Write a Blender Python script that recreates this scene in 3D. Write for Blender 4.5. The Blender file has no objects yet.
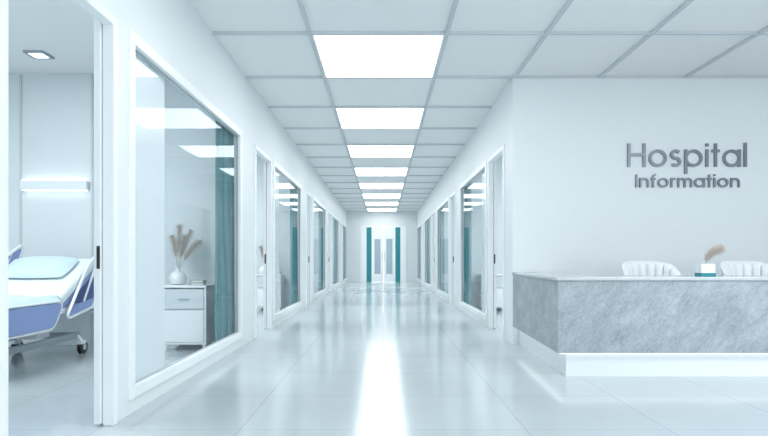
import bpy, bmesh, math, random
from mathutils import Vector, Matrix
random.seed(7)
S = bpy.context.scene
col = S.collection
try:
    S.view_settings.view_transform = 'Standard'
except Exception: pass
PI = math.pi
# ------------------------------------------------------------ materials
def pbr(name, c, rough=.5, metal=0, spec=.5, emis=None, es=0, bump=0, bscale=40, coat=0, var=0):
    m = bpy.data.materials.new(name); m.use_nodes = True
    nt = m.node_tree; b = nt.nodes['Principled BSDF']
    b.inputs['Base Color'].default_value = (*c, 1)
    b.inputs['Roughness'].default_value = rough
    b.inputs['Metallic'].default_value = metal
    b.inputs['Specular IOR Level'].default_value = spec
    b.inputs['Coat Weight'].default_value = coat
    if emis:
        b.inputs['Emission Color'].default_value = (*emis, 1)
        b.inputs['Emission Strength'].default_value = es
    tc = nt.nodes.new('ShaderNodeTexCoord')
    n = nt.nodes.new('ShaderNodeTexNoise'); n.inputs['Scale'].default_value = bscale; n.inputs['Detail'].default_value = 4
    nt.links.new(tc.outputs['Object'], n.inputs['Vector'])
    if var:
        mr = nt.nodes.new('ShaderNodeMix'); mr.data_type = 'RGBA'
        mr.inputs[6].default_value = (*[v*(1-var) for v in c], 1); mr.inputs[7].default_value = (*[min(1, v*(1+var)) for v in c], 1)
        nt.links.new(n.outputs['Fac'], mr.inputs[0]); nt.links.new(mr.outputs[2], b.inputs['Base Color'])
    if bump:
        bp = nt.nodes.new('ShaderNodeBump'); bp.inputs['Strength'].default_value = bump; bp.inputs['Distance'].default_value = .01
        nt.links.new(n.outputs['Fac'], bp.inputs['Height']); nt.links.new(bp.outputs[0], b.inputs['Normal'])
    return m
def emat(name, c, s):
    m = bpy.data.materials.new(name); m.use_nodes = True
    nt = m.node_tree; nt.nodes.clear()
    e = nt.nodes.new('ShaderNodeEmission'); e.inputs[0].default_value = (*c, 1); e.inputs[1].default_value = s
    o = nt.nodes.new('ShaderNodeOutputMaterial'); nt.links.new(e.outputs[0], o.inputs[0])
    return m
M = {}
M['wall'] = pbr('wall_paint', (.80, .84, .86), .5, bscale=8, var=.01)
M['wall2'] = pbr('room_paint', (.74, .80, .825), .55, bscale=8, var=.01)
M['ceil'] = pbr('ceiling_tile', (.905, .915, .92), .8, bscale=60, bump=.05, var=.01)
M['bar'] = pbr('ceiling_bar', (.62, .66, .69), .5)
M['white'] = pbr('white_frame', (.90, .93, .945), .3)
M['whiteplastic'] = pbr('white_plastic', (.86, .90, .92), .3)
M['leaf'] = pbr('door_leaf_white', (.86, .89, .91), .25, coat=.3)
M['drawer'] = pbr('drawer_grey', (.66, .72, .75), .35)
M['teal'] = pbr('teal_panel', (.02, .25, .29), .4)
M['curtain'] = pbr('teal_curtain', (.085, .235, .26), .75, bscale=90, bump=.2, var=.1)
M['black'] = pbr('black', (.01, .012, .015), .3)
M['grey'] = pbr('grey_metal', (.36, .41, .46), .35, .4)
M['gasket'] = pbr('grey_gasket', (.46, .52, .56), .5)
M['chrome'] = pbr('chrome', (.75, .8, .84), .15, 1)
M['sign'] = pbr('sign_grey', (.20, .235, .275), .3, .3)
M['blue'] = pbr('bed_blue', (.27, .36, .66), .35, coat=.2)
M['linen'] = pbr('pale_linen', (.60, .74, .78), .85, bscale=70, bump=.15, var=.04)
M['matt'] = pbr('mattress_white', (.80, .87, .9), .8, bscale=70, bump=.15)
M['pampas'] = pbr('pampas_beige', (.72, .64, .57), .9)
M['stem'] = pbr('dry_stem', (.42, .38, .28), .8)
M['ceramic'] = pbr('white_ceramic', (.86, .89, .9), .2, coat=.4)
M['leather'] = pbr('white_leather', (.88, .905, .92), .4)
M['book1'] = pbr('book_brown', (.30, .22, .17), .7)
M['book2'] = pbr('book_tan', (.50, .43, .34), .7)
M['base'] = pbr('desk_base_white', (.76, .80, .83), .35)
M['counter'] = pbr('counter_slab', (.50, .53, .56), .2, coat=.4, var=.12, bscale=30)
M['dark'] = pbr('dark_rubber', (.03, .035, .04), .5)
M['panel_on'] = emat('panel_light', (.95, .99, 1), 6.0)
M['led'] = emat('led_light', (.90, .97, 1), 1.9)
M['small_on'] = emat('downlight_glow', (.93, .985, 1), 8.0)
M['bedlight'] = emat('bed_light_glow', (.9, .98, 1), 2.2)
M['dglass'] = pbr('vision_glass', (.36, .47, .54), .1)
# glass
g = bpy.data.materials.new('window_glass'); g.use_nodes = True; nt = g.node_tree; nt.nodes.clear()
tr = nt.nodes.new('ShaderNodeBsdfTransparent'); tr.inputs[0].default_value = (.92, .95, .96, 1)
gl = nt.nodes.new('ShaderNodeBsdfGlossy'); gl.inputs['Roughness'].default_value = .03; gl.inputs[0].default_value = (.94, .98, 1, 1)
lw = nt.nodes.new('ShaderNodeLayerWeight'); lw.inputs[0].default_value = .5
pw = nt.nodes.new('ShaderNodeMath'); pw.operation = 'POWER'; pw.inputs[1].default_value = 5
ma = nt.nodes.new('ShaderNodeMath'); ma.operation = 'MULTIPLY_ADD'; ma.inputs[1].default_value = .56; ma.inputs[2].default_value = .02
nt.links.new(lw.outputs['Facing'], pw.inputs[0]); nt.links.new(pw.outputs[0], ma.inputs[0])
mx = nt.nodes.new('ShaderNodeMixShader'); o = nt.nodes.new('ShaderNodeOutputMaterial')
nt.links.new(ma.outputs[0], mx.inputs[0]); nt.links.new(tr.outputs[0], mx.inputs[1]); nt.links.new(gl.outputs[0], mx.inputs[2]); nt.links.new(mx.outputs[0], o.inputs[0])
M['glass'] = g
# floor
f = bpy.data.materials.new('polished_floor_tile'); f.use_nodes = True; nt = f.node_tree; b = nt.nodes['Principled BSDF']
tc = nt.nodes.new('ShaderNodeTexCoord')
br = nt.nodes.new('ShaderNodeTexBrick'); br.offset = 0; br.squash = 1
br.inputs['Scale'].default_value = 1; br.inputs['Brick Width'].default_value = .8; br.inputs['Row Height'].default_value = .8
br.inputs['Mortar Size'].default_value = .004; br.inputs['Mortar Smooth'].default_value = .2
br.inputs['Color1'].default_value = (.485, .545, .575, 1); br.inputs['Color2'].default_value = (.51, .57, .60, 1); br.inputs['Mortar'].default_value = (.38, .44, .475, 1)
nt.links.new(tc.outputs['Object'], br.inputs['Vector'])
n = nt.nodes.new('ShaderNodeTexNoise'); n.inputs['Scale'].default_value = 1.2; n.inputs['Detail'].default_value = 5
nt.links.new(tc.outputs['Object'], n.inputs['Vector'])
mm = nt.nodes.new('ShaderNodeMix'); mm.data_type = 'RGBA'; mm.blend_type = 'MULTIPLY'; mm.inputs[0].default_value = .12
nt.links.new(br.outputs['Color'], mm.inputs[6]); nt.links.new(n.outputs['Fac'], mm.inputs[7]); nt.links.new(mm.outputs[2], b.inputs['Base Color'])
b.inputs['Roughness'].default_value = .15
b.inputs['Specular IOR Level'].default_value = .75
M['floor'] = f
# stone
s = bpy.data.materials.new('grey_stone'); s.use_nodes = True; nt = s.node_tree; b = nt.nodes['Principled BSDF']
tc = nt.nodes.new('ShaderNodeTexCoord')
m1 = nt.nodes.new('ShaderNodeMapping'); m1.inputs['Rotation'].default_value = (.3, .85, .3)
m2 = nt.nodes.new('ShaderNodeMapping'); m2.inputs['Scale'].default_value = (1, 1, 2.2)
nt.links.new(tc.outputs['Object'], m1.inputs[0]); nt.links.new(m1.outputs[0], m2.inputs[0])
n1 = nt.nodes.new('ShaderNodeTexNoise'); n1.inputs['Scale'].default_value = 24; n1.inputs['Detail'].default_value = 15; n1.inputs['Roughness'].default_value = .88; n1.inputs['Distortion'].default_value = .4
nt.links.new(m2.outputs[0], n1.inputs['Vector'])
n2 = nt.nodes.new('ShaderNodeTexNoise'); n2.inputs['Scale'].default_value = 5; n2.inputs['Detail'].default_value = 14; n2.inputs['Distortion'].default_value = 1.6
nt.links.new(m2.outputs[0], n2.inputs['Vector'])
n3 = nt.nodes.new('ShaderNodeTexNoise'); n3.inputs['Scale'].default_value = 4.0; n3.inputs['Detail'].default_value = 6
nt.links.new(m2.outputs[0], n3.inputs['Vector'])
ad = nt.nodes.new('ShaderNodeMix'); ad.inputs[0].default_value = .30
nt.links.new(n1.outputs['Fac'], ad.inputs[2]); nt.links.new(n3.outputs['Fac'], ad.inputs[3])
cr = nt.nodes.new('ShaderNodeValToRGB'); e = cr.color_ramp.elements
e[0].position = .36; e[0].color = (.20, .225, .255, 1); e[1].position = .64; e[1].color = (.50, .54, .58, 1)
x = cr.color_ramp.elements.new(.5); x.color = (.33, .365, .405, 1)
nt.links.new(ad.outputs[0], cr.inputs[0])
cr2 = nt.nodes.new('ShaderNodeValToRGB'); e = cr2.color_ramp.elements
e[0].position = .489; e[0].color = (0, 0, 0, 1); e[1].position = .511; e[1].color = (0, 0, 0, 1)
x = cr2.color_ramp.elements.new(.5); x.color = (1, 1, 1, 1)
nt.links.new(n2.outputs['Fac'], cr2.inputs[0])
mm = nt.nodes.new('ShaderNodeMix'); mm.data_type = 'RGBA'; mm.inputs[7].default_value = (.60, .64, .68, 1)
ml = nt.nodes.new('ShaderNodeMath'); ml.operation = 'MULTIPLY'; ml.inputs[1].default_value = .4
nt.links.new(cr2.outputs[0], ml.inputs[0]); nt.links.new(ml.outputs[0], mm.inputs[0]); nt.links.new(cr.outputs[0], mm.inputs[6]); nt.links.new(mm.outputs[2], b.inputs['Base Color'])
b.inputs['Roughness'].default_value = .45
M['stone'] = s
# ------------------------------------------------------------ mesh helpers
def box(bm, x0, x1, y0, y1, z0, z1):
    if x0 > x1: x0, x1 = x1, x0
    v = [bm.verts.new(p) for p in ((x0,y0,z0),(x1,y0,z0),(x1,y1,z0),(x0,y1,z0),(x0,y0,z1),(x1,y0,z1),(x1,y1,z1),(x0,y1,z1))]
    for q in ((3,2,1,0),(4,5,6,7),(0,1,5,4),(1,2,6,5),(2,3,7,6),(3,0,4,7)): bm.faces.new([v[i] for i in q])
def rbox(bm, x0, x1, y0, y1, z0, z1, r=.01, seg=3, mat=None):
    b2 = bmesh.new(); box(b2, x0, x1, y0, y1, z0, z1)
    bmesh.ops.bevel(b2, geom=b2.edges[:], offset=r, segments=seg, profile=.5, affect='EDGES')
    if mat is not None: bmesh.ops.transform(b2, matrix=mat, verts=b2.verts)
    me = bpy.data.meshes.new('t'); b2.to_mesh(me); b2.free(); bm.from_mesh(me); bpy.data.meshes.remove(me)
def tube(bm, pts, r, seg=8, closed=False, rend=None):
    pts = [Vector(p) for p in pts]; n = len(pts); rings = []
    up = None
    for i, p in enumerate(pts):
        a = pts[(i-1) % n] if (closed or i > 0) else p
        c = pts[(i+1) % n] if (closed or i < n-1) else p
        t = (c-a).normalized()
        if up is None: up = t.orthogonal().normalized()
        up = (up - t*up.dot(t)); up = up.normalized() if up.length > 1e-5 else t.orthogonal().normalized()
        w = t.cross(up)
        rr = r if rend is None else r+(rend-r)*i/(n-1)
        rings.append([bm.verts.new(p+(up*math.cos(2*PI*k/seg)+w*math.sin(2*PI*k/seg))*rr) for k in range(seg)])
    for i in range(n if closed else n-1):
        A, B = rings[i], rings[(i+1) % n]
        for k in range(seg): bm.faces.new((A[k], A[(k+1)%seg], B[(k+1)%seg], B[k]))
    if not closed:
        bm.faces.new(rings[0][::-1]); bm.faces.new(rings[-1])
def lathe(bm, prof, cx=0, cy=0, cz=0, seg=32, axis='Z'):
    rings = []
    for (r, z) in prof:
        R = []
        for k in range(seg):
            a = 2*PI*k/seg; p = (r*math.cos(a), r*math.sin(a), z)
            if axis == 'X': p = (p[2], p[0], p[1])
            if axis == 'Y': p = (p[0], p[2], p[1])
            R.append(bm.verts.new((p[0]+cx, p[1]+cy, p[2]+cz)))
        rings.append(R)
    for A, B in zip(rings, rings[1:]):
        for k in range(seg): bm.faces.new((A[k], A[(k+1)%seg], B[(k+1)%seg], B[k]))
    bm.faces.new(rings[0][::-1]); bm.faces.new(rings[-1])
def prism(bm, poly, z0, z1):
    a = [bm.verts.new((x, y, z0)) for x, y in poly]; b = [bm.verts.new((x, y, z1)) for x, y in poly]
    n = len(poly)
    bm.faces.new(a[::-1]); bm.faces.new(b)
    for i in range(n): bm.faces.new((a[i], a[(i+1)%n], b[(i+1)%n], b[i]))
def roundpts(pts, r, n=5):
    pts = [Vector(p) for p in pts]; out = []; N = len(pts)
    for i in range(N):
        p = pts[i]; a = pts[i-1]; c = pts[(i+1) % N]
        d1 = (a-p).normalized(); d2 = (c-p).normalized()
        s_, e_ = p+d1*r, p+d2*r
        for k in range(n+1):
            t = k/n; out.append((1-t)**2*s_+2*t*(1-t)*p+t*t*e_)
    return out
def obj(name, bm, mat, parent=None, smooth=False, bev=0):
    bmesh.ops.recalc_face_normals(bm, faces=bm.faces)
    me = bpy.data.meshes.new(name); bm.to_mesh(me); bm.free(); me.materials.append(mat)
    if smooth:
        for p in me.polygons: p.use_smooth = True
        try: me.set_sharp_from_angle(angle=math.radians(40))
        except Exception: pass
    o = bpy.data.objects.new(name, me); col.objects.link(o)
    if parent: o.parent = parent
    if bev:
        md = o.modifiers.new('bevel', 'BEVEL'); md.width = bev; md.segments = 2; md.limit_method = 'ANGLE'
    return o
def bxo(name, boxes, mat, parent=None, bev=0):
    bm = bmesh.new()
    for b_ in boxes: box(bm, *b_)
    return obj(name, bm, mat, parent, bev=bev)
def tag(o, label, cat, group=None):
    o['label'] = label; o['category'] = cat
    if group: o['group'] = group
    return o
def thing(name, loc, label, cat, group=None, rz=0):
    o = bpy.data.objects.new(name, None); col.objects.link(o); o.location = loc; o.rotation_euler = (0, 0, rz)
    o.empty_display_size = .1
    return tag(o, label, cat, group)
def struct(o):
    o['kind'] = 'structure'; return o
def dup(root, loc, label, rz=None):
    def cp(o, par):
        c = o.copy(); col.objects.link(c)
        if par: c.parent = par
        for ch in o.children: cp(ch, c)
        return c
    r = cp(root, None); r.location = loc; r['label'] = label
    if rz is not None: r.rotation_euler = (0, 0, rz)
    return r
# ------------------------------------------------------------ setting
H = .95; XL = -1.56; XR = 1.475; ZC = 3.02; YB = 24.7; YR = 6.505; T = .045; P = 4.62; XO = 7.5
D0, D1 = 2.345, 3.29; W0, W1 = 3.50, 6.29
struct(bxo('floor', [(-5.3, XO, -2.5, YB+.2, -.1, 0)], M['floor']))
struct(bxo('ceiling', [(-5.3, XO, -2.5, YB+.2, ZC+.02, ZC+.14)], M['ceil']))
bm = bmesh.new(); w = .017
ry = [5.24+1.265*k for k in range(-5, 16)]
for y in ry:
    if y < YB-.1:
        box(bm, XL, XR if y > YR+.1 else XO-.05, y-w, y+w, ZC-.004, ZC+.03)
for xx in (-.669, .586): box(bm, xx-w, xx+w, -1.2, YB, ZC-.005, ZC+.03)
for xx in (1.50, 2.46, 3.44, 4.42, 5.40, 6.38): box(bm, xx-w, xx+w, -1.2, YR, ZC-.005, ZC+.03)
struct(obj('trim_1', bm, M['bar']))
def side_wall(name, X, sgn, ystart, ks):
    Xa, Xb = X, X+sgn*T
    bm = bmesh.new(); cur = ystart; ops = []
    for k in ks:
        ops += [('d', D0+P*k, D1+P*k), ('w', W0+.03+P*k, min(W1-.03+P*k, YB-.12))]
    for t, a, c in ops:
        box(bm, Xa, Xb, cur, a, 0, ZC+.02)
        if t == 'd': box(bm, Xa, Xb, a, c, 2.31, ZC+.02)
        else: box(bm, Xa, Xb, a, c, 0, .12); box(bm, Xa, Xb, a, c, 2.34, ZC+.02)
        cur = c
    box(bm, Xa, Xb, cur, YB, 0, ZC+.02)
    struct(obj(name, bm, M['wall']))
side_wall('wall_left', XL, -1, -2.5, range(0, 5))
side_wall('wall_right', XR, 1, YR, range(1, 5))
struct(bxo('wall_back', [(-5.3, -.98, YB, YB+.12, 0, ZC+.02), (1.02, XO, YB, YB+.12, 0, ZC+.02), (-.98, 1.02, YB, YB+.12, 2.42, ZC+.02)], M['wall']))
struct(bxo('wall_reception', [(XR+T, XO, YR, YR+.1, 0, ZC+.02)], M['wall']))
struct(bxo('wall_far_right', [(XO-.05, XO+.05, -2.5, YB, 0, ZC+.02)], M['wall']))
struct(bxo('wall_far_left', [(-5.3, -5.2, -2.5, YB, 0, ZC+.02)], M['wall2']))
for i, y in enumerate([1.5]+[6.4+P*k for k in range(4)]):
    struct(bxo('wall_room_left_%d' % (i+1), [(-5.2, XL-T, y, y+.1, 0, ZC+.02)], M['wall2']))
for i, y in enumerate([6.4+P*k for k in range(1, 4)]):
    struct(bxo('wall_room_right_%d' % (i+1), [(XR+T, 5.2, y, y+.1, 0, ZC+.02)], M['wall2']))
struct(bxo('wall_room_outer', [(5.2, 5.3, YR+.1, YB, 0, ZC+.02)], M['wall2']))
wn = dn = 0
ordn = ['nearest', 'second', 'third', 'fourth', 'fifth']
CW = .60
def curtain_mesh(X, s, y0, y1):
    bm = bmesh.new(); n = 90; rows = 8; g_ = []
    for j in range(rows+1):
        z = .03+(2.42-.03)*j/rows; r_ = []
        for i in range(n+1):
            t = i/n; am = .036*(1-.25*j/rows)
            r_.append(bm.verts.new((X+s*am*math.sin(t*2*PI*5.5+.3*math.sin(j)), y0+(y1-y0)*t+.006*math.sin(i*1.7+j*.5), z)))
        g_.append(r_)
    for j in range(rows):
        for i in range(n): bm.faces.new((g_[j][i], g_[j][i+1], g_[j+1][i+1], g_[j+1][i]))
    return bm
def bays(X, s, ks, side):
    global wn, dn
    for k in ks:
        Y = P*k
        w0, w1 = W0+Y, min(W1+Y, YB-.09); z0, z1 = .09, 2.37; fw = .075; xf = X-s*.015; xi = X+s*(T+.004)
        wn += 1
        root = bpy.data.objects.new('window_%d' % wn, None); col.objects.link(root); struct(root)
        bm = bmesh.new()
        for (a, b_, c, d) in ((w0, w0+fw, z0, z1), (w1-fw, w1, z0, z1), (w0+fw, w1-fw, z0, z0+fw), (w0+fw, w1-fw, z1-fw, z1)):
            box(bm, xf, xi, a, b_, c, d)
        struct(obj('window_frame', bm, M['white'], root, bev=.005))
        bm = bmesh.new(); xg = X+s*.022
        bm.faces.new([bm.verts.new(p) for p in ((xg, w0+fw-.01, z0+fw-.01), (xg, w1-fw+.01, z0+fw-.01), (xg, w1-fw+.01, z1-fw+.01), (xg, w0+fw-.01, z1-fw+.01))])
        struct(obj('glass', bm, M['glass'], root))
        bm = bmesh.new(); gk = .007
        for (a, b_, c, d) in ((w0+fw, w0+fw+gk, z0+fw, z1-fw), (w1-fw-gk, w1-fw, z0+fw, z1-fw), (w0+fw, w1-fw, z0+fw, z0+fw+gk), (w0+fw, w1-fw, z1-fw-gk, z1-fw)):
            box(bm, X+s*.014, X+s*.030, a, b_, c, d)
        struct(obj('gasket', bm, M['gasket'], root))
        dn += 1
        root = bpy.data.objects.new('door_%d' % dn, None); col.objects.link(root); struct(root)
        d0, d1 = D0+Y, D1+Y
        bm = bmesh.new(); c_ = .04
        for (a, b_, c, d) in ((d0-c_, d0, 0, 2.31+c_), (d1, d1+c_, 0, 2.31+c_), (d0, d1, 2.31, 2.31+c_)):
            box(bm, X-s*.018, X, a, b_, c, d)
        for (a, b_, c, d) in ((d0, d0+.012, 0, 2.31), (d1-.012, d1, 0, 2.31), (d0+.012, d1-.012, 2.298, 2.31)):
            box(bm, X-s*.018, X+s*(T+.003), a, b_, c, d)
        struct(obj('door_frame', bm, M['white'], root, bev=.003))
        xa, xb = X+s*(T+.006), X+s*(T+.044)
        lf = bxo('door_leaf', [(xa, xb, d1-.03, d1+.93, .012, 2.40)], M['leaf'], root, bev=.003); struct(lf)
        bxo('door_handle', [(xa+s*.002, xb-s*.018, d1-.034, d1-.028, .90, 1.03)], M['black'], lf)
        struct(bxo('door_track', [(xa-s*.003, xb+s*.008, d0-.05, d1+.96, 2.405, 2.46)], M['grey'], root))
        xc = X+s*(T+.055)
        y1 = min(6.36+Y, YB-.03)
        o_ = ordn[k if side == 'left' else k-1]
        cu = thing('curtain', (xc, (y1-CW-.02), 0), 'teal curtain inside the %s window of the %s corridor wall' % (o_, side), 'curtain', 'teal curtains inside the corridor windows')
        obj('fabric', curtain_mesh(0, s, 0, CW), M['curtain'], cu, True)
        bm = bmesh.new(); tube(bm, [(0, -1.1, 2.52), (0, CW+.01, 2.52)], .012, 10)
        obj('curtain_rod', bm, M['chrome'], cu, True)
        bxo('heading_tape', [(-.012, .012, 0, CW, 2.40, 2.51)], M['curtain'], cu)
bays(XL, -1, range(0, 5), 'left')
bays(XR, 1, range(1, 5), 'right')
# end door
dn += 1
rt = bpy.data.objects.new('door_%d' % dn, None); col.objects.link(rt); struct(rt)
cx = .02
struct(bxo('door_frame', [(cx-1.0, cx-.73, YB-.03, YB+.10, 0, 2.42), (cx+.73, cx+1.0, YB-.03, YB+.10, 0, 2.42), (cx-.73, cx+.73, YB-.03, YB+.10, 2.36, 2.42)], M['white'], rt, bev=.006))
struct(bxo('side_panel', [(cx-.73, cx-.51, YB-.01, YB+.05, 0, 2.36)], M['teal'], rt))
struct(bxo('side_panel', [(cx+.51, cx+.73, YB-.01, YB+.05, 0, 2.36)], M['teal'], rt))
for a, b_, sg in ((cx-.505, cx-.008, -1), (cx+.008, cx+.505, 1)):
    m_ = (a+b_)/2; v_ = .13
    lf = struct(bxo('door_leaf', [(a, m_-v_, YB, YB+.05, .01, 2.35), (m_+v_, b_, YB, YB+.05, .01, 2.35), (m_-v_, m_+v_, YB, YB+.05, .01, .35), (m_-v_, m_+v_, YB, YB+.05, 1.85, 2.35)], M['white'], rt))
    struct(bxo('vision_panel', [(m_-v_, m_+v_, YB+.015, YB+.03, .35, 1.85)], M['dglass'], lf))
    hx = b_-.05 if sg == -1 else a+.05
    bm = bmesh.new(); tube(bm, [(hx, YB, .9), (hx, YB-.05, .9), (hx, YB-.05, 1.3), (hx, YB, 1.3)], .010, 8); obj('door_handle', bm, M['grey'], lf)
# ------------------------------------------------------------ ceiling lights
lab = ['nearest the camera above the view', 'nearest in view and largest', 'second nearest in view', 'third nearest in view', 'fourth nearest in view', 'fifth nearest in view', 'third from the far doors', 'second from the far doors', 'last one before the far doors']
def clight(y0, i):
    x0, x1 = -.669+w, .586-w; y1 = y0+1.265-w; y0 += w
    t = thing('ceiling_light', ((x0+x1)/2, (y0+y1)/2, ZC), 'square glowing corridor ceiling light, '+lab[i], 'ceiling light', 'square light panels down the corridor ceiling')
    hx, hy = (x1-x0)/2, (y1-y0)/2; q = .016
    bxo('frame', [(-hx, -hx+q, -hy, hy, -.003, .019), (hx-q, hx, -hy, hy, -.003, .019), (-hx+q, hx-q, -hy, -hy+q, -.003, .019), (-hx+q, hx-q, hy-q, hy, -.003, .019)], M['white'], t)
    bxo('diffuser', [(-hx+q, hx-q, -hy+q, hy-q, .004, .016)], M['panel_on'], t)
for i, k in enumerate(range(-2, 15, 2)): clight(5.24+1.265*k, i)
t = thing('downlight', (-3.49, 5.8, ZC+.02), 'small square recessed downlight in the ceiling of the bed room', 'ceiling light')
bxo('frame', [(-.10, -.07, -.10, .10, -.02, 0), (.07, .10, -.10, .10, -.02, 0), (-.07, .07, -.10, -.07, -.02, 0), (-.07, .07, .07, .10, -.02, 0)], M['grey'], t)
bxo('diffuser', [(-.07, .07, -.07, .07, -.012, 0)], M['small_on'], t)
t = thing('wall_light', (-3.65, 6.4, 1.785), 'long white horizontal light fitting glowing on the wall above the hospital bed', 'wall light')
bm = bmesh.new(); rbox(bm, -.37, .37, -.075, 0, -.055, .045, .008); obj('housing', bm, M['whiteplastic'], t)
bxo('diffuser', [(-.35, .35, -.065, -.01, .046, .062)], M['bedlight'], t)
bxo('lower_diffuser', [(-.35, .35, -.065, -.01, -.064, -.056)], M['bedlight'], t)
struct(bxo('trim_2', [(-4.06, -4.04, 6.385, 6.4, 0, ZC), (-3.26, -3.24, 6.385, 6.4, 0, ZC), (-3.19, -3.17, 6.385, 6.4, 0, ZC)], M['bar']))
# ------------------------------------------------------------ reception desk
t = thing('reception_desk', (2.0, 5.0, 0), 'long reception desk with grey stone front, white recessed base and glowing strip', 'reception desk')
ox, oy = 2.0, 5.0
def off(poly): return [(x-ox, y-oy) for x, y in poly]
XE = 6.2
bm = bmesh.new(); prism(bm, off([(1.405, 4.6), (XE, 4.6), (XE, 4.68), (1.49, 4.68), (1.555, 6.495), (1.474, 6.495)]), .20, .785); obj('stone_panel', bm, M['stone'], t)
bm = bmesh.new(); prism(bm, off([(1.39, 4.585), (XE+.02, 4.585), (XE+.02, 5.15), (1.90, 5.15), (1.95, 6.495), (1.466, 6.495)]), .785, .812); obj('countertop', bm, M['counter'], t, bev=.004)
bm = bmesh.new(); prism(bm, off([(1.50, 4.68), (XE, 4.68), (XE, 5.05), (1.85, 5.05), (1.88, 6.495), (1.56, 6.495)]), .20, .785); obj('cabinet_body', bm, M['base'], t)
bm = bmesh.new(); prism(bm, off([(1.495, 4.67), (XE-.1, 4.67), (XE-.1, 5.0), (1.80, 5.0), (1.80, 6.495), (1.545, 6.495)]), 0, .20); obj('plinth', bm, M['base'], t)
bm = bmesh.new(); prism(bm, off([(1.435, 4.63), (XE-.1, 4.63), (XE-.1, 4.668), (1.475, 4.668), (1.535, 6.49), (1.505, 6.49)]), .190, .199); obj('led_strip', bm, M['led'], t)
# ------------------------------------------------------------ signs
def ribbon(bm, pts, wd, closed=False, ex=0):
    pts = [Vector(p) for p in pts]; n = len(pts); L = []; R = []
    for i, p in enumerate(pts):
        a = pts[(i-1) % n] if (closed or i > 0) else None
        c = pts[(i+1) % n] if (closed or i < n-1) else None
        d = []
        if a is not None: d.append((p-a).normalized())
        if c is not None: d.append((c-p).normalized())
        tg = sum(d, Vector((0, 0))).normalized(); nr = Vector((-tg.y, tg.x)); k = 1/max(.5, abs(nr.dot(Vector((-d[0].y, d[0].x)))))
        L.append(p+nr*wd/2*k); R.append(p-nr*wd/2*k)
    dp = .022+ex
    def ring(y): return [bm.verts.new((q.x, y, q.y)) for q in L], [bm.verts.new((q.x, y, q.y)) for q in R]
    fl, fr_ = ring(-dp); bl, brr = ring(0)
    m_ = n if closed else n-1
    for i in range(m_):
        j = (i+1) % n
        bm.faces.new((fl[i], fl[j], fr_[j], fr_[i])); bm.faces.new((bl[i], brr[i], brr[j], bl[j]))
        bm.faces.new((fl[i], bl[i], bl[j], fl[j])); bm.faces.new((fr_[i], fr_[j], brr[j], brr[i]))
    if not closed:
        bm.faces.new((fl[0], fr_[0], brr[0], bl[0])); bm.faces.new((fl[-1], bl[-1], brr[-1], fr_[-1]))
def arc(cx, cy, r, a0, a1, n=20, ry=None):
    ry = ry or r
    return [(cx+r*math.cos(math.radians(a0+(a1-a0)*i/n)), cy+ry*math.sin(math.radians(a0+(a1-a0)*i/n))) for i in range(n+1)]
def glyph(ch, wd):
    xh = .74; h = wd/2; r = (xh-wd)/2; cy = xh/2
    if ch == 'H': return [([(h, 0), (h, 1)], 0), ([(.74-h, 0), (.74-h, 1)], 0), ([(h, .52), (.74-h, .52)], 0)], .74
    if ch == 'I': return [([(h, 0), (h, 1)], 0)], wd
    if ch == 'l': return [([(h, 0), (h, 1.03)], 0)], wd
    if ch == 'i': return [([(h, 0), (h, xh)], 0), ([(h, .88), (h, .88+wd)], 0)], wd
    if ch == 'o': return [(arc(h+r, cy, r, 0, 360, 40)[:-1], 1)], xh
    if ch == 'a': return [(arc(h+r, cy, r, 0, 360, 40)[:-1], 1), ([(h+2*r, 0), (h+2*r, xh)], 0)], xh
    if ch == 'p': return [(arc(h+r, cy, r, 0, 360, 40)[:-1], 1), ([(h, -.30), (h, xh)], 0)], xh
    if ch == 't': return [([(.16, 0), (.16, 1.0)], 0), ([(0, xh-h), (.32, xh-h)], 0)], .32
    if ch == 'f': return [([(.15, 0), (.15, .84)]+arc(.29, .84, .14, 180, 75, 8)[1:], 0), ([(0, xh-h), (.32, xh-h)], 0)], .33
    if ch == 'r': return [([(h, 0), (h, xh)], 0), (arc(.26, .44, .26-h, 180, 70, 10, .30-h), 0)], .34
    if ch == 'n':
        q = .25; return [([(h, 0), (h, xh)], 0), (arc(h+q, xh-q-h, q, 180, 0, 16)+[(h+2*q, 0)], 0)], 2*q+wd
    if ch == 'm':
        q = .215; return [([(h, 0), (h, xh)], 0), (arc(h+q, xh-q-h, q, 180, 0, 16)+[(h+2*q, 0)], 0), (arc(h+3*q, xh-q-h, q, 180, 0, 16)+[(h+4*q, 0)], 0)], 4*q+wd
    if ch == 's':
        ru = (xh-wd)/4; c1 = xh-h-ru; c2 = h+ru; rx = .17
        return [(arc(h+rx, c1, rx, 35, 270, 16, ru)+arc(h+rx, c2, rx, 90, -145, 16, ru)[1:], 0)], 2*rx+wd
def word(txt, x0, x1, zb, cap, wt, label):
    wd = wt/cap; gap = .13; gl_ = [glyph(c, wd) for c in txt]
    tot = sum(g_[1] for g_ in gl_)+gap*(len(txt)-1); sx = (x1-x0)/tot
    t = thing('wall_lettering', (x0, YR-.001, zb), label, 'sign')
    cur = 0
    for (st, wdt) in gl_:
        bm = bmesh.new()
        for q, (pts, cl) in enumerate(st): ribbon(bm, [((p[0]+cur)*sx, p[1]*cap) for p in pts], wt, bool(cl), .0012*q)
        obj('letter', bm, M['sign'], t); cur += wdt+gap
px = YR/572
word('Hospital', (627-383)*px, (746-383)*px, H+(260-167)*px, .265, .031, 'large raised grey letters reading Hospital on the reception wall')
word('Information', (635-383)*px, (739-383)*px, H+(260-187.5)*px, .145, .020, 'smaller raised grey letters reading Information under the large word')
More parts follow.
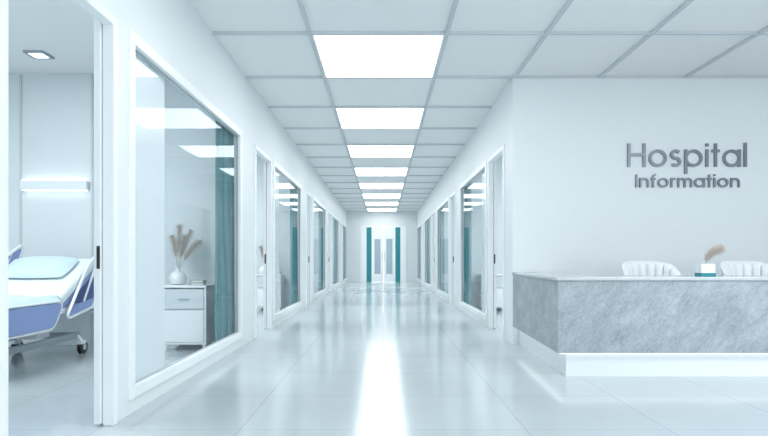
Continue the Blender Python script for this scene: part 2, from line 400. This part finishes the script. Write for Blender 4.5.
# ------------------------------------------------------------ chairs
def make_chair(loc, label):
    t = thing('office_chair', loc, label, 'chair', 'white chairs behind the reception desk')
    bm = bmesh.new(); n = 220; rows = 16; go = []; gi = []
    a0, a1 = math.radians(-20), math.radians(200)
    for j in range(rows+1):
        v = j/rows; ro = []; ri = []
        for i in range(n+1):
            u = i/n; a = a0+(a1-a0)*u; side = abs(u-.5)*2
            tuft = (1-abs(math.sin(u*PI*11)))**2
            top = .945-.24*side**3.2; z = .44+(top-.44)*v
            R = .25+.03*v
            th = .065*math.sqrt(max(0, 1-(max(0, v-.86)/.14)**2*.97))
            ro.append(bm.verts.new((R*1.0*math.cos(a), R*.9*math.sin(a), z)))
            rr = R-th+.030*tuft*max(0, 1-max(0, v-.86)/.14); ri.append(bm.verts.new((rr*math.cos(a), rr*.9*math.sin(a), z)))
        go.append(ro); gi.append(ri)
    for g_ in (go, gi):
        for j in range(rows):
            for i in range(n): bm.faces.new((g_[j][i], g_[j][i+1], g_[j+1][i+1], g_[j+1][i]))
    for i in range(n):
        bm.faces.new((go[rows][i], go[rows][i+1], gi[rows][i+1], gi[rows][i])); bm.faces.new((go[0][i], gi[0][i], gi[0][i+1], go[0][i+1]))
    for j in range(rows):
        for e_ in (0, n): bm.faces.new((go[j][e_], go[j+1][e_], gi[j+1][e_], gi[j][e_]))
    obj('backrest', bm, M['leather'], t, True)
    bm = bmesh.new(); lathe(bm, [(.12, .40), (.20, .405), (.205, .43), (.20, .48), (.18, .505), (.10, .515), (.01, .516)], 0, -.03, 0, 36); obj('seat', bm, M['leather'], t, True)
    bm = bmesh.new(); lathe(bm, [(.03, .10), (.03, .25), (.02, .25), (.02, .40), (.08, .40)], 0, 0, 0, 20); obj('column', bm, M['chrome'], t, True)
    bm = bmesh.new()
    for k in range(5):
        a = 2*PI*k/5+.3; tube(bm, [(0, 0, .12), (.27*math.cos(a), .27*math.sin(a), .075)], .022, 8, rend=.014)
    obj('star_base', bm, M['chrome'], t, True)
    for k in range(5):
        a = 2*PI*k/5+.3; bm = bmesh.new(); lathe(bm, [(.015, -.02), (.028, -.018), (.03, 0), (.028, .018), (.015, .02)], .27*math.cos(a), .27*math.sin(a), .030, 16, 'X'); tube(bm, [(.27*math.cos(a), .27*math.sin(a), .03), (.27*math.cos(a), .27*math.sin(a), .08)], .006, 6)
        obj('caster', bm, M['dark'], t, True)
    return t
c1 = make_chair((2.69, 5.72, 0), 'white channel-tufted chair behind the desk, left of the plant pot')
dup(c1, (3.69, 5.72, 0), 'white channel-tufted chair behind the desk, right of the plant pot at the photo edge')
# ------------------------------------------------------------ pampas / plants
def plume(bm, pts, n, ln, wd, droop=.35):
    pts = [Vector(p) for p in pts]
    def at(t):
        a, b_, c = pts; return (1-t)**2*a+2*t*(1-t)*b_+t*t*c
    for i in range(n):
        t = i/n; c = at(t); tg = (at(min(1, t+.02))-at(max(0, t-.02))).normalized()
        a = random.uniform(0, 2*PI); o_ = tg.orthogonal().normalized(); sd = o_*math.cos(a)+tg.cross(o_)*math.sin(a)
        L = ln*(math.sin(PI*min(1, t*.80+.16))**.6)*random.uniform(.45, 1.15)
        m_ = c+sd*L*.38+tg*L*.45; e_ = c+sd*L*random.uniform(.5, .85)+tg*L*.85; e_.z -= L*droop*random.random()
        q = sd.cross(tg).normalized()*wd
        a1_, a2_, b1, b2, z_ = [bm.verts.new(v) for v in (c-q*.5, c+q*.5, m_+q, m_-q, e_)]
        bm.faces.new((a1_, a2_, b1, b2)); bm.faces.new((b2, b1, z_))
def pampas_vase(loc, label):
    t = thing('vase', loc, label, 'vase', 'white vases with pampas grass on the bedside cabinets')
    bm = bmesh.new(); lathe(bm, [(.04, 0), (.07, .01), (.092, .05), (.09, .09), (.065, .125), (.03, .145), (.024, .165), (.030, .185), (.022, .183), (.018, .15), (.01, .14)], 0, 0, 0, 36); obj('vase_body', bm, M['ceramic'], t, True)
    for (dx, dy, hh, s_) in ((.02, -.01, .64, .12), (.11, .02, .58, .12), (-.05, .01, .52, .11), (.20, -.02, .46, .11), (.06, .03, .52, .11)):
        a = Vector((dx*.08, dy*.1, .15)); b_ = Vector((dx*.35, dy*.5, .15+(hh-.15)*.36)); e_ = Vector((dx*1.25, dy, hh))
        bm = bmesh.new(); tube(bm, [a, b_, b_.lerp(e_, .6)], .0025, 5); st = obj('stem', bm, M['stem'], t)
        bm = bmesh.new(); plume(bm, (b_, b_.lerp(e_, .5)+Vector((-dx*.15, 0, .03)), e_), 620, s_, .0012, .7); obj('plume', bm, M['pampas'], st)
    return t
def cabinet(loc, label):
    t = thing('bedside_cabinet', loc, label, 'cabinet', 'white bedside cabinets')
    W, D_ = .23, .20
    bxo('body', [(-W, -W+.02, -D_, D_, .07, .66), (W-.02, W, -D_, D_, .07, .66), (-W+.02, W-.02, -D_+.03, D_, .07, .64), (-W+.02, W-.02, -D_+.002, -D_+.03, .07, .09)], M['whiteplastic'], t, bev=.003)
    bxo('top', [(-W-.006, W+.006, -D_-.008, D_, .66, .685)], M['white'], t, bev=.004)
    d = bxo('drawer', [(-W+.024, W-.024, -D_-.002, -D_+.028, .44, .645)], M['drawer'], t, bev=.004)
    bm = bmesh.new(); tube(bm, [(-.055, -D_, .545), (-.055, -D_-.02, .545), (.055, -D_-.02, .545), (.055, -D_, .545)], .006, 8)
    obj('handle', bm, M['grey'], d, True)
    bxo('lower_front', [(-W+.024, W-.024, -D_-.002, -D_+.028, .095, .425)], M['leaf'], t, bev=.003)
    for sx in (-1, 1):
        for sy in (-1, 1):
            bm = bmesh.new(); tube(bm, [(sx*(W-.03), sy*(D_-.03), .07), (sx*(W-.03), sy*(D_-.03), 0)], .016, 12, rend=.013); obj('leg', bm, M['white'], t, True)
    return t
cabA = cabinet((-2.07, 6.15, 0), 'white bedside cabinet with grey top drawer seen through the nearest left window')
dup(cabA, (-2.12, 6.15+P, 0), 'white bedside cabinet seen through the second doorway on the left wall')
dup(cabA, (2.05, 6.15+P, 0), 'white bedside cabinet seen through the doorway on the right wall')
vA = pampas_vase((-2.20, 6.13, .685), 'white round vase with beige pampas grass seen through the nearest left window')
dup(vA, (-2.24, 6.13+P, .685), 'white vase with pampas grass seen through the second doorway on the left wall')
def book(loc, label, m_, rz=0):
    t = thing('book', loc, label, 'book', 'small books on the bedside cabinets', rz)
    bxo('pages', [(-.065, .068, -.045, .045, .003, .022)], M['matt'], t)
    bxo('cover', [(-.07, .07, -.05, .05, 0, .003), (-.07, .07, -.05, .05, .022, .025), (-.07, -.066, -.05, .05, .003, .022)], m_, t)
for (x_, y_, w_) in ((-1.97, 6.1, 'nearest left window'), (-2.0, 6.1+P, 'second left doorway'), (1.95, 6.1+P, 'right wall doorway')):
    book((x_, y_, .685), 'brown book at the bottom of the pair on the cabinet, %s' % w_, M['book1'], .1)
    book((x_+.005, y_, .711), 'tan book lying on top of the brown one, %s' % w_, M['book2'], -.12)
# desk planter
t = thing('plant_pot', (2.76, 4.90, .812), 'small square white and teal pot with a dried reed on the reception counter', 'plant pot')
bm = bmesh.new(); rbox(bm, -.06, .06, -.05, .05, 0, .105, .006); obj('pot', bm, M['ceramic'], t)
bxo('teal_band', [(-.062, .062, -.052, .052, .0, .028)], M['teal'], t)
bm = bmesh.new(); tube(bm, [(.0, 0, .10), (.02, 0, .15), (.06, 0, .20)], .0025, 5); st = obj('stem', bm, M['stem'], t)
bm = bmesh.new(); plume(bm, ((.005, 0, .12), (.03, 0, .20), (.14, 0, .25)), 800, .10, .0015, .5); obj('plume', bm, M['pampas'], st)
# ------------------------------------------------------------ hospital bed
bx_, by_ = -3.38, 4.05
t = thing('hospital_bed', (bx_, by_, 0), 'hospital bed with blue side panels, white rails and pale teal bedding in the left room', 'bed')
bxo('base_frame', [(-.30, -.25, .25, 1.78, .16, .22), (.25, .30, .25, 1.78, .16, .22), (-.25, .25, .27, .33, .16, .22), (-.25, .25, 1.70, 1.76, .16, .22)], M['grey'], t, bev=.01)
bxo('lift_column', [(-.12, .12, .55, .75, .20, .46)], M['whiteplastic'], t, bev=.01)
bxo('lift_column', [(-.12, .12, 1.35, 1.55, .20, .46)], M['whiteplastic'], t, bev=.01)
for sx in (-1, 1):
    for yy in (.30, 1.72):
        bm = bmesh.new(); tube(bm, [(sx*.30, yy, .19), (sx*.33, yy, .15), (sx*.33, yy+.03, .075)], .016, 8)
        rbox(bm, sx*.33-.03, sx*.33+.03, yy-.03, yy+.06, .10, .14, .01); c_ = obj('caster', bm, M['whiteplastic'], t, True)
        bm = bmesh.new()
        for dx in (-.022, .012): lathe(bm, [(.03, dx), (.066, dx+.001), (.07, dx+.005), (.066, dx+.011), (.03, dx+.012)], sx*.33, yy+.03, .07, 24, 'X')
        obj('wheel', bm, M['dark'], c_, True)
        bm = bmesh.new(); lathe(bm, [(.032, -.026), (.032, .026)], sx*.33, yy+.03, .07, 20, 'X'); obj('hub', bm, M['chrome'], c_)
bxo('deck', [(-.41, .41, .06, 1.98, .45, .50)], M['whiteplastic'], t, bev=.015)
inc = math.radians(29)
bm = bmesh.new(); rbox(bm, -.42, .42, .06, 1.22, .50, .60, .035, 4); obj('mattress', bm, M['matt'], t, True)
mt = Matrix.Translation((0, 1.18, .49)) @ Matrix.Rotation(inc, 4, 'X')
bm = bmesh.new(); rbox(bm, -.42, .42, 0, .82, 0, .10, .035, 4, mt); obj('backrest_mattress', bm, M['matt'], t, True)
bm = bmesh.new(); rbox(bm, -.40, .40, 0.0, .80, -.05, -.005, .01, 2, mt); obj('backrest_frame', bm, M['blue'], t)
bm = bmesh.new(); n = 30; rows = 26; g_ = []
for j in range(rows+1):
    y = .10+1.08*j/rows; r_ = []
    for i in range(n+1):
        u = -1+2*i/n; xx = u*.50
        if abs(xx) < .41: X_ = xx; z = .61+.006*math.sin(j*.9+i*.6)
        else:
            e_ = abs(xx)-.41; X_ = math.copysign(.435+.008*math.sin(j*1.1), xx); z = .605-e_*1.1
        r_.append(bm.verts.new((X_, y, z)))
    g_.append(r_)
for j in range(rows):
    for i in range(n): bm.faces.new((g_[j][i], g_[j][i+1], g_[j+1][i+1], g_[j+1][i]))
bl = obj('blanket', bm, M['linen'], t, True); sd = bl.modifiers.new('s', 'SOLIDIFY'); sd.thickness = .012; sd.offset = 1
bm = bmesh.new(); n = 24; top = []; bot = []
for j in range(n+1):
    v = -1+2*j/n; rt_ = []; rb_ = []
    for i in range(n+1):
        u = -1+2*i/n; th = .075*((1-abs(u)**2.4)*(1-abs(v)**2.4))**.6
        X_, Y_ = -.02+u*.33*(1-.07*v*v), v*.20*(1-.07*u*u)
        p = mt @ Vector((X_, .56+Y_, .10+.03+th)); q = mt @ Vector((X_, .56+Y_, .10+.03-th*.5)); rt_.append(bm.verts.new(p)); rb_.append(bm.verts.new(q))
    top.append(rt_); bot.append(rb_)
for gg in (top, bot):
    for j in range(n):
        for i in range(n): bm.faces.new((gg[j][i], gg[j][i+1], gg[j+1][i+1], gg[j+1][i]))
bmesh.ops.remove_doubles(bm, verts=bm.verts, dist=.0005)
obj('pillow', bm, M['linen'], t, True)
for nm, yy, zt in (('footboard', 0, .80), ('headboard', 2.04, .80)):
    bm = bmesh.new()
    pts = roundpts([(-.43, yy, .40), (.43, yy, .40), (.43, yy, zt), (-.43, yy, zt)], .09)
    tube(bm, pts, .020, 8, True); hb = obj(nm, bm, M['whiteplastic'], t, True)
    bm = bmesh.new(); rbox(bm, -.40, .40, yy-.012, yy+.012, .43, zt-.03, .011); obj('board_panel', bm, M['blue'], hb)
def plate(P_, X_, hw):
    bm = bmesh.new()
    a_ = [bm.verts.new((X_-hw, p.y, p.z)) for p in P_]; b2 = [bm.verts.new((X_+hw, p.y, p.z)) for p in P_]; n = len(P_)
    bm.faces.new(a_); bm.faces.new(b2[::-1])
    for i in range(n): bm.faces.new((a_[i], b2[i], b2[(i+1)%n], a_[(i+1)%n]))
    return bm
for sx in (-1, 1):
    X_ = sx*.455
    bm = bmesh.new(); tube(bm, roundpts([(X_, 1.22, .40), (X_, 1.72, .48), (X_, 2.06, 1.13), (X_, 1.64, .92)], .10), .015, 8, True); hr = obj('head_rail', bm, M['whiteplastic'], t, True)
    if sx > 0: P_ = roundpts([(X_, 1.26, .42), (X_, 1.68, .49), (X_, 1.73, .57), (X_, 1.36, .52)], .035)
    else: P_ = roundpts([(X_, 1.50, .66), (X_, 1.82, .70), (X_, 2.02, 1.08), (X_, 1.66, .91)], .05)
    obj('rail_panel', plate(P_, X_, .008), M['blue'], hr)
    bm = bmesh.new(); tube(bm, [(X_, 1.54, .54), (X_, 1.86, 1.02)], .010, 8); obj('rail_bar', bm, M['whiteplastic'], hr)
    bm = bmesh.new(); tube(bm, [(X_, 1.55, .47), (sx*.36, 1.55, .47)], .012, 8); obj('rail_bracket', bm, M['whiteplastic'], hr)
    P_ = roundpts([(X_, .30, .35), (X_, 1.02, .35), (X_, 1.16, .56), (X_, .30, .56)], .08)
    sp = obj('side_panel', plate(P_, X_, .012), M['blue'], t)
    bm = bmesh.new(); tube(bm, roundpts([(X_, .28, .335), (X_, 1.03, .335), (X_, 1.19, .575), (X_, .28, .575)], .09), .010, 8, True); obj('panel_edge', bm, M['whiteplastic'], sp, True)
# ------------------------------------------------------------ unseen fill lights added to brighten rooms and reception
def area(x, y, z, sx, sy, p, c=(.92, .975, 1), rot=(0, 0, 0)):
    l = bpy.data.lights.new('fill_light_data', 'AREA'); l.shape = 'RECTANGLE'; l.size = sx; l.size_y = sy; l.energy = p; l.color = c
    o = bpy.data.objects.new('fill_light', l); col.objects.link(o); o.location = (x, y, z); o.rotation_euler = rot
area(-3.4, 3.6, ZC-.02, 1.4, 1.4, 82)  # added fill for the bed room, no fixture stands here
for k in range(1, 5):  # added fills that brighten the farther rooms on both sides
    area(-3.2, 4.1+P*k, ZC-.02, 1, 1, 80)
    area(3.2, 4.1+P*k, ZC-.02, 1, 1, 80)
area(3.9, 1.6, ZC-.03, 2.4, 2.0, 170)  # added out-of-view fill that brightens the reception
W = bpy.data.worlds.new('world'); S.world = W; W.use_nodes = True
W.node_tree.nodes['Background'].inputs[0].default_value = (.90, .96, 1, 1); W.node_tree.nodes['Background'].inputs[1].default_value = 2.1
cam = bpy.data.cameras.new('camera'); co = bpy.data.objects.new('camera', cam); col.objects.link(co)
co.location = (0, 0, H); co.rotation_euler = (PI/2, 0, 0); cam.sensor_width = 36; cam.lens = 572/768*36
cam.shift_y = 42/768; cam.shift_x = 1/768; cam.clip_start = .05
S.camera = co
